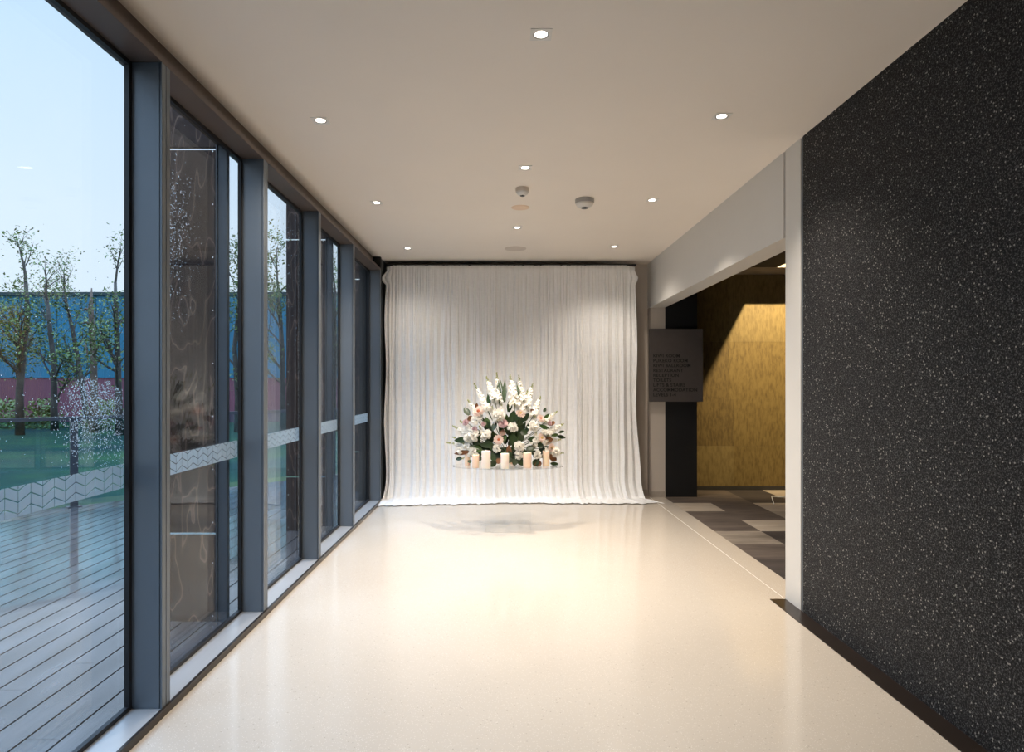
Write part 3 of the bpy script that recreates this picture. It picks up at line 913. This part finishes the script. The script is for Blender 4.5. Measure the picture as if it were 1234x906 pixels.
tag(cur, 'white full-height pleated curtain spilling onto the floor at the corridor end', 'curtain')
sol = cur.modifiers.new('thickness', 'SOLIDIFY'); sol.thickness = .0015; sol.offset = -1
root = empty('curtain_rail', (0, YC+.03, 0)); tag(root, 'black crossbar and uprights holding up the white curtain', 'curtain rail')
m_ = MB(); m_.tube([(x0-.0, YC+.04, CT+.016), (x1+.02, YC+.04, CT+.016)], .013, 12); m_.build('crossbar', M['pipe'], root)
for xx in (x0+.06, x1-.06):
    m_ = MB(); m_.tube([(xx, YC+.065, .01), (xx, YC+.065, CT+.02)], .022, 12); m_.build('upright', M['pipe'], root)
    m_ = MB(); m_.box(xx-.15, xx+.15, YC+.05, YC+.26, 0, .01); m_.build('foot_plate', M['pipe'], root)

# ------------------------------------------------------------------ directory sign
SY = 7.80
a = P(782.8, 396, SY); b = P(847.3, 484, SY)
root = empty('directory_sign', ((a.x+b.x)/2, SY+.03, b.z))
tag(root, 'dark grey directory sign with black lettering on the jamb beside the opening', 'sign')
m_ = MB(); m_.bbox(a.x, b.x, SY, SY+.045, b.z, a.z, .003); m_.build('sign_panel', M['signface'], root)
m_ = MB(); m_.box(1.86, 2.0, SY+.045, YJ, b.z+.08, a.z-.08); m_.build('bracket', M['signtext'], root)
lines = ['KIWI ROOM','PUKEKO ROOM','KIWI BALLROOM','RESTAURANT','RECEPTION','TOILETS','LIFTS & STAIRS','ACCOMMODATION','LEVELS 1-4']
def text_mesh(t):
    cu = bpy.data.curves.new('lettering', 'FONT'); cu.body = t; cu.size = .056; cu.extrude = .0012; cu.space_character = 1.08
    cu.offset = .0012
    tmp = bpy.data.objects.new('lettering', cu); COL.objects.link(tmp)
    bpy.context.view_layer.update()
    me = bpy.data.meshes.new_from_object(tmp.evaluated_get(bpy.context.evaluated_depsgraph_get()))
    bpy.data.objects.remove(tmp)
    return me, max(v.co.x for v in me.vertices)
for i, line in enumerate(lines):
    words = line.split()
    for k, wd in enumerate(words):
        me, wx = text_mesh(wd)
        off = text_mesh(' '.join(words[:k+1]))[1]-wx
        me.materials.clear(); me.materials.append(M['signtext'])
        q = P(787, 430.5+5.86*i, SY)
        me.transform(Matrix.Rotation(PI/2, 4, 'X'))
        o = bpy.data.objects.new('word', me); COL.objects.link(o); o.parent = root
        w0 = root['w0']
        o.location = (q.x+off-w0[0], SY-.0008-w0[1], q.z-w0[2])
m_ = MB()
for k in range(3):
    p0 = P(838.5+k*2.2, 400.5, SY); p1 = P(845.5, 407.5-k*2.4, SY)
    d = (p1-p0); n_ = Vector((d.z, 0, -d.x)).normalized()*.004
    y_ = SY-.0015
    m_.mesh([(p0-n_), (p1-n_), (p1+n_), (p0+n_)], [(0,1,2,3)])
    q = len(m_.v)
    for r_ in range(q-4, q): m_.v[r_] = (m_.v[r_][0], y_, m_.v[r_][2])
m_.build('emblem', M['signlogo'], root)

# white cable end on the carpet
m_ = MB()
cp = [P(932,606,7.4)]; 
pts = [Vector((3.16,7.40,.006)), Vector((3.20,7.52,.02)), Vector((3.27,7.72,.035)), Vector((3.36,7.78,.02)), Vector((3.6,7.8,.006)), Vector((4.0,7.7,.006))]
m_.tube(pts, .006, 8)
tag(m_.build('cable', M['cable'], smooth=True), 'white cable end on the carpet at the edge of the opening', 'cable')

# ------------------------------------------------------------------ flower arrangement on a clear stand
PT = .607; FY = 6.18
fx = P(612, 500, FY).x
root = empty('display_stand', (fx, FY, 0)); tag(root, 'clear acrylic display stand carrying the flowers in front of the curtain', 'display stand')
m_ = MB(); n = 48
V = [(fx+.53*math.cos(2*PI*k/n), FY-.02+.27*math.sin(2*PI*k/n), z) for z in (PT-.010, PT) for k in range(n)]
m_.mesh(V, [tuple(range(n-1,-1,-1)), tuple(range(n,2*n))], 0)
m_.mesh(V, [(k,(k+1)%n,n+(k+1)%n,n+k) for k in range(n)], 1)
m_.build('tray', [M['acrylic'], M['acrylic_edge']], root)
hw, hd, th = .215, .19, .006
for (xa,xb,ya,yb) in ((-hw,hw,-hd,-hd+th),(-hw,hw,hd-th,hd),(-hw,-hw+th,-hd+th,hd-th),(hw-th,hw,-hd+th,hd-th)):
    m_ = MB(); m_.box(fx+xa, fx+xb, FY+ya, FY+yb, 0, PT-.010); m_.build('side_panel', M['acrylic'], root)

arr = empty('flower_arrangement', (fx, FY, PT)); tag(arr, 'low dome of white, blush and pink flowers with dark leaves on the clear stand', 'flower arrangement')
C0 = Vector((fx, FY+.13, PT+.10))        # stems spring from here
def cp(cx, cy): return 520+cx/6.04, 430+cy/6.04
def dome(cx, cy, push=0.0):
    nx_ = (cx-535)/430; nz = max(0, (800-cy))/690
    r2 = min(1, nx_*nx_+nz*nz)
    y = FY + .20 - .27*math.sqrt(max(0,1-r2)) - push
    px, py = cp(cx, cy)
    q = P(px, py, y); q.z = max(q.z, PT+.006)
    return q
rng = random.Random(3)
# foam base
m_ = MB(); m_.blob(C0+Vector((0,0,-.018)), .12, 1.5, .9, .68, 14, 8); m_.build('foam_base', M['leaf_dark'], arr, smooth=True)

def frame_from(d):
    d = d.normalized(); a = d.orthogonal().normalized(); return a, d.cross(a), d
def floret(mb, c, d, r, mi, n=5):
    a, b, d = frame_from(d)
    ph = rng.uniform(0, 6)
    for k in range(n):
        t = ph+2*PI*k/n; e = a*math.cos(t)+b*math.sin(t); s = d.cross(e)
        p0 = c; w = r*.55
        m1 = c+e*r*.55+d*r*.35; tip = c+e*r*1.05+d*r*.30*rng.uniform(.5,1.3)
        mb.mesh([p0, m1-s*w, tip-s*w*.6, tip+s*w*.6, m1+s*w], [(0,1,4),(1,2,3,4)], mi)
def spike(tip, base, width, label=None):
    mb = MB(); width *= 1.15
    T = dome(*tip, push=.02); B = dome(*base, push=.04)
    ax = (T-B); ln = ax.length
    bend = Vector((0, .03, 0))
    pts = [C0.lerp(B,.35), B, B.lerp(T,.5)+bend*.3, T]
    mb.tube(pts, [.004,.0035,.003,.0015], 5, 2)
    nfl = int(10+ln/.0075)
    a, b, d = frame_from(ax)
    for k in range(nfl):
        t = (k+.3)/nfl
        ang = k*2.4+rng.uniform(-.3,.3)
        w = width*(1-.80*t**1.3)
        e = a*math.cos(ang)+b*math.sin(ang)
        c = B.lerp(T,t)+bend*.3*math.sin(PI*t)+e*w*.55
        if t > .76 or rng.random() < .10:
            mb.blob(c, .0065*(1.25-t*.6), 1,1,1.2, 5, 4, 1)
        else:
            floret(mb, c, e*.9+d*.45+Vector((0,-.25,0)), max(.011, w*.78), 0 if rng.random() < .93 else 3)
    mb.build('flower_spike', [M['white_petal'], M['bud'], M['stemg'], M['cream_petal']], arr, smooth=False)
for tip, base, w in [((105,622),(290,655),.030),((150,500),(320,590),.036),((205,462),(320,560),.032),((262,312),(345,430),.030),
    ((308,190),(410,385),.034),((398,142),(460,320),.036),((474,112),(492,330),.030),((570,128),(608,355),.046),((634,130),(672,330),.030),
    ((737,193),(690,370),.036),((700,240),(660,400),.030),((796,285),(735,440),.036),((916,395),(820,480),.030),((962,485),(840,560),.034),
    ((945,600),(800,620),.034),((965,700),(820,690),.036),((512,335),(500,470),.036),((345,500),(385,590),.022),((150,585),(300,610),.030),
    ((215,620),(330,690),.030),((215,745),(330,690),.030),((765,540),(740,640),.032),((440,355),(480,470),.034),((880,540),(760,600),.032)]:
    spike(tip, base, w)

def stem_to(mb, c, mi): mb.tube([C0.lerp(c,.25), C0.lerp(c,.65)+Vector((0,0,.01)), c], .003, 5, mi)
def outward(c): 
    d = (c-C0); d.y = min(d.y, -.02); d = d.normalized()+Vector((0,-.9,.12)); return d.normalized()
def petal_mesh(mb, c, e, d, L, W, lift, curl, mi):
    s = d.cross(e)
    p = [c, c+e*L*.35+d*lift*.45, c+e*L*.75+d*lift, c+e*L*1.0+d*(lift*1.0+curl)]
    w = [W*.25, W*.85, W, W*.45]
    V = []
    for q, ww in zip(p, w): V += [q-s*ww+d*ww*.18, q-d*ww*.05, q+s*ww+d*ww*.18]
    Fs = []
    for i in range(3):
        for k in range(2): Fs.append((i*3+k, i*3+k+1, i*3+k+4, i*3+k+3))
    mb.mesh(V, Fs, mi)
def rose(cx, cy, r, push=.05):
    r = r/6.04/F*FY; c = dome(cx, cy, push); d = outward(c); a, b, d = frame_from(d)
    mb = MB(); stem_to(mb, c, 2)
    for ring, (n, L, lift, mi) in enumerate(((6,1.0,.25,0),(6,.82,.5,0),(5,.62,.72,0),(4,.42,.85,1),(3,.24,.92,1))):
        for k in range(n):
            t = 2*PI*(k+.37*ring)/n; e = a*math.cos(t)+b*math.sin(t)
            petal_mesh(mb, c-d*r*.3, e, d, r*L, r*L*.62, r*lift, r*(.05 if ring < 2 else -.12), mi)
    mb.blob(c+d*r*.1, r*.35, 1,1,1, 6,4, 1)
    mb.build('rose', [M['pink_petal'], M['pink_deep'], M['stemg']], arr, smooth=True, label='dusty pink rose')
for a_ in ((520,485,36),(250,475,27),(313,527,24),(855,480,24),(380,487,20)): rose(*a_)
def gerbera(cx, cy, r, heart, push=.05):
    r = r/6.04/F*FY; c = dome(cx, cy, push); d = outward(c); a, b, d = frame_from(d)
    mb = MB(); stem_to(mb, c, 1)
    for ring, (n, L, lift) in enumerate(((11,1.0,.12),(10,.78,.28),(8,.55,.40))):
        for k in range(n):
            t = 2*PI*(k+.5*ring)/n+rng.uniform(-.08,.08); e = a*math.cos(t)+b*math.sin(t)
            petal_mesh(mb, c, e, d, r*L*rng.uniform(.9,1.08), r*.24, r*lift, r*rng.uniform(-.05,.12), 0)
    fl = mb.build('open_flower', [M['blush_petal'], M['stemg']], arr, smooth=True, label='pale blush open flower')
    m_ = MB(); m_.blob(c+d*r*.28, r*.24, 1,1,1, 8,5); m_.build('flower_centre', heart, fl, smooth=True)
for a_ in ((345,400,46,M['blush_heart']),(490,605,40,M['blush_heart']),(648,412,36,M['yellow_heart']),(800,590,36,M['yellow_heart']),(795,450,32,M['blush_heart']),(870,660,34,M['yellow_heart'])):
    gerbera(*a_)
def carnation(cx, cy, r, push=.05):
    r = r/6.04/F*FY; c = dome(cx, cy, push); d0 = outward(c)
    mb = MB(); stem_to(mb, c, 1)
    for k in range(46):
        z_ = rng.uniform(-.15,1); t = rng.uniform(0,2*PI); a, b, d = frame_from(d0)
        q = math.sqrt(max(0,1-z_*z_)); e = (a*math.cos(t)+b*math.sin(t))*q+d*z_
        e.normalize(); dd = e.orthogonal().normalized(); dd = Matrix.Rotation(rng.uniform(0,6),3,e) @ dd
        petal_mesh(mb, c+e*r*.25, e, dd, r*rng.uniform(.6,.8), r*.30, r*rng.uniform(-.15,.15), r*rng.uniform(-.2,.2), 0)
    mb.build('carnation', [M['white_petal'], M['stemg']], arr, smooth=False)
for a_ in ((403,565,40),(590,515,40),(640,650,42),(630,715,36),(770,712,36),(310,575,46),(735,505,46),(480,665,36),(820,552,28),(325,460,42),
           (490,425,48),(400,378,32),(900,690,42),(265,590,34),(210,680,30),(300,690,34)):
    carnation(*a_)

def leaf_mesh(base, tip, wid, n0, fold=.25, droop=.0, nseg=7, mi=0, shape='oval'):
    mb = MB(); ax = tip-base; ln = ax.length; d = ax.normalized()
    s = d.cross(n0)
    s = s.normalized() if s.length > 1e-5 else d.orthogonal().normalized()
    up = s.cross(d)
    V = []
    for i in range(nseg+1):
        t = i/nseg
        if shape == 'oval': w = wid*(math.sin(PI*min(1,t*.94+.06)))**.8*(1-.25*t)
        else: w = wid*min(1,(.35+t*1.6))*(1-t**2.2)
        if i == nseg: w = wid*.02
        c = base+ax*t - up*droop*ln*t*t + up*droop*ln*.3*t
        V += [c-s*w+up*w*fold, c, c+s*w+up*w*fold]
    Fs = []
    for i in range(nseg):
        for k in range(2): Fs.append((i*3+k, i*3+k+1, i*3+k+4, i*3+k+3))
    mb.mesh(V, Fs, mi); return mb
def leaf(tip, base, wid, m, push=0.0, bpush=None, shape='oval', name='leaf'):
    T = dome(*tip, push=push); B = dome(*base, push=push-.02 if bpush is None else bpush)
    n0 = Vector((rng.uniform(-.5,.5), -1, rng.uniform(-.1,.6)))
    leaf_mesh(B, T, wid/6.04/F*FY, n0, shape=shape, droop=rng.uniform(-.05,.15)).build(name, m, arr, smooth=True)
D, Gm, Br, Sw = M['leaf_dark'], M['leaf_mid'], M['leaf_brown'], M['leaf_sword']
for tip, base, w in (((486,168),(495,345),26),((533,162),(528,330),22),((622,172),(655,395),17),((408,268),(425,365),22),((545,330),(500,170),8),((575,300),(560,400),26)):
    leaf(tip, base, w, Sw, push=.03, shape='sword', name='sword_leaf')
for tip, base, w, m in [((235,365),(275,425),22,D),((330,335),(325,375),14,Br),((395,435),(415,515),24,Gm),((600,395),(600,470),36,D),((712,410),(650,470),24,D),
    ((780,490),(860,535),17,Gm),((160,610),(260,600),22,D),((350,640),(450,635),26,D),((590,550),(590,640),34,D),((275,635),(340,630),20,D),((755,655),(690,680),26,D),
    ((975,590),(915,575),14,D),((870,575),(920,565),13,Gm),((968,538),(925,552),10,D),((835,370),(815,400),12,D),((175,745),(220,738),16,D),((405,790),(475,765),24,D),
    ((600,815),(615,740),24,D),((675,825),(630,745),24,D),((915,755),(855,715),26,Br),((925,780),(865,775),14,D),((885,600),(825,605),22,Br),((160,705),(275,690),17,Br),
    ((262,470),(295,430),20,Br),((560,640),(570,710),20,Br),((745,795),(800,770),22,Br),((785,740),(740,790),24,D),((865,500),(895,470),14,Br),((720,380),(745,400),14,Br),
    ((860,410),(800,470),14,Gm),((590,430),(560,500),24,D),((380,455),(430,520),20,D),((440,540),(470,480),22,D),((280,775),(275,750),16,D),((350,760),(355,720),16,D),
    ((310,650),(370,690),20,Gm),((545,570),(510,620),18,Gm),((480,780),(500,740),22,Br),((560,760),(540,720),22,D),((700,560),(650,540),26,D),((640,560),(660,610),26,D),
    ((540,560),(500,550),26,Br),((430,690),(470,640),26,D),((700,600),(760,600),22,D),((590,720),(550,690),18,D),((820,640),(770,650),20,D),((450,760),(440,700),24,D)]:
    leaf(tip, base, w*1.12, m, push=.055)
for k in range(46):                       # deeper leaves filling the dome
    a = rng.uniform(.05, PI-.05); q = rng.uniform(.25,.85)
    c = Vector((C0.x+math.cos(a)*.40*q, FY+.16-rng.uniform(0,.16), PT+.06+math.sin(a)*.42*q))
    d = Vector((math.cos(a)*.8, -rng.uniform(.1,.9), math.sin(a)*.8+rng.uniform(-.2,.3))).normalized()
    leaf_mesh(c, c+d*rng.uniform(.10,.18), rng.uniform(.028,.045), Vector((rng.uniform(-.4,.4),-1,rng.uniform(0,.8))), droop=.1).build('leaf', rng.choice([D,D,D,Gm]), arr, smooth=True)

# candles on the tray
def candle(pl, pr, pt_, pb, wax, label):
    y = (EYE-PT)*F/(pb-CY)
    A = P((pl+pr)/2, pb, y); r = (pr-pl)/2/F*y; h = (pb-pt_)/F*y
    root = empty('candle', (A.x, y, PT)); tag(root, label, 'candle', 'pillar candles in front of the flowers')
    m_ = MB(); m_.lathe([(r*.97,0),(r,.004),(r,h-.005),(r*.97,h),(r*.86,h-.001),(r*.75,h-.012),(0.0,h-.015)], (A.x,y,PT), 28); m_.build('wax', wax, root, smooth=True)
    m_ = MB(); m_.tube([(A.x,y,PT+h-.016),(A.x+.001,y,PT+h-.006),(A.x+.003,y,PT+h+.003)], .0012, 6); m_.build('wick', M['wick'], root)
WI, WB = M['wax_ivory'], M['wax_blush']
candle(569,577.4,548,563.4,WB,'slim blush candle, second from the left of the candles')
candle(580.4,591.2,543.2,563.9,WI,'tallest ivory pillar candle, left of the middle candle')
candle(603.3,613.3,546.2,564.2,WI,'middle ivory pillar candle in front of the flowers')
candle(630.4,640.5,545.4,563.2,WB,'blush pillar candle right of the middle, beside dark green leaves')
candle(653.8,662.2,543,561,WB,'rightmost blush pillar candle next to a bronze leaf')
candle(560,566.5,547,560.5,WB,'leftmost short blush candle half hidden by white flowers')
candle(613.5,620,546,558.8,WB,'half hidden blush candle just behind the middle candle')

# ------------------------------------------------------------------ light: sky, lobby lamp
w = bpy.data.worlds.new('sky'); sc.world = w; w.use_nodes = True
nt = w.node_tree; bg = nt.nodes['Background']
tc = N(nt, 'ShaderNodeTexCoord'); se = N(nt, 'ShaderNodeSeparateXYZ'); nt.links.new(tc.outputs['Generated'], se.inputs[0])
no = N(nt, 'ShaderNodeTexNoise', inp={'Scale': 2.2, 'Detail': 5}); nt.links.new(tc.outputs['Generated'], no.inputs['Vector'])
ad = N(nt, 'ShaderNodeMath', operation='MULTIPLY_ADD', inp={1: .14, 2: -.07}); nt.links.new(no.outputs['Fac'], ad.inputs[0])
a2 = N(nt, 'ShaderNodeMath', operation='ADD'); nt.links.new(se.outputs['Z'], a2.inputs[0]); nt.links.new(ad.outputs[0], a2.inputs[1])
rp = ramp(nt, [(0,(.80,.88,.96)), (.22,(.74,.85,.98)), (.5,(.58,.77,1.0)), (1,(.36,.60,1.0))]); nt.links.new(a2.outputs[0], rp.inputs['Fac'])
nt.links.new(rp.outputs['Color'], bg.inputs['Color']); 
mr = N(nt, 'ShaderNodeMapRange', inp={'From Min': .47, 'From Max': .70, 'To Min': 1.0, 'To Max': 5.4}); nt.links.new(se.outputs['Z'], mr.inputs['Value'])
nt.links.new(mr.outputs['Result'], bg.inputs['Strength'])

ld = bpy.data.lights.new('lobby_spot', 'SPOT'); ld.spot_size = math.radians(72); ld.spot_blend = .9; ld.energy = 720; ld.color = (1,.78,.45); ld.shadow_soft_size = .03
o = bpy.data.objects.new('lobby_spot', ld); COL.objects.link(o); o.location = (3.8, 6.86, 3.62); o.rotation_euler = (Vector((3.75, 8.43, 1.75))-Vector((3.8, 6.86, 3.62))).to_track_quat('-Z', 'Y').to_euler()

# ------------------------------------------------------------------ camera and colour
cd = bpy.data.cameras.new('camera'); cam = bpy.data.objects.new('camera', cd); COL.objects.link(cam)
cam.location = (0,0,EYE); cam.rotation_euler = (PI/2,0,0)
cd.sensor_fit = 'HORIZONTAL'; cd.sensor_width = 36; cd.lens = 36*F/1234
cd.shift_x = (617-CX)/1234; cd.shift_y = (CY-453)/1234
cd.clip_start = .05; cd.clip_end = 300
sc.camera = cam
vs = sc.view_settings
vs.view_transform = 'Standard'; vs.look = 'None'; vs.gamma = 1; vs.use_curve_mapping = False; vs.exposure = .22
cy = sc.cycles
cy.use_denoising = True
cy.max_bounces = 10; cy.diffuse_bounces = 5; cy.glossy_bounces = 5; cy.transmission_bounces = 6; cy.transparent_max_bounces = 32
cy.caustics_reflective = False; cy.caustics_refractive = False; cy.sample_clamp_indirect = 6
for o in bpy.data.objects:
    if 'w0' in o: del o['w0']
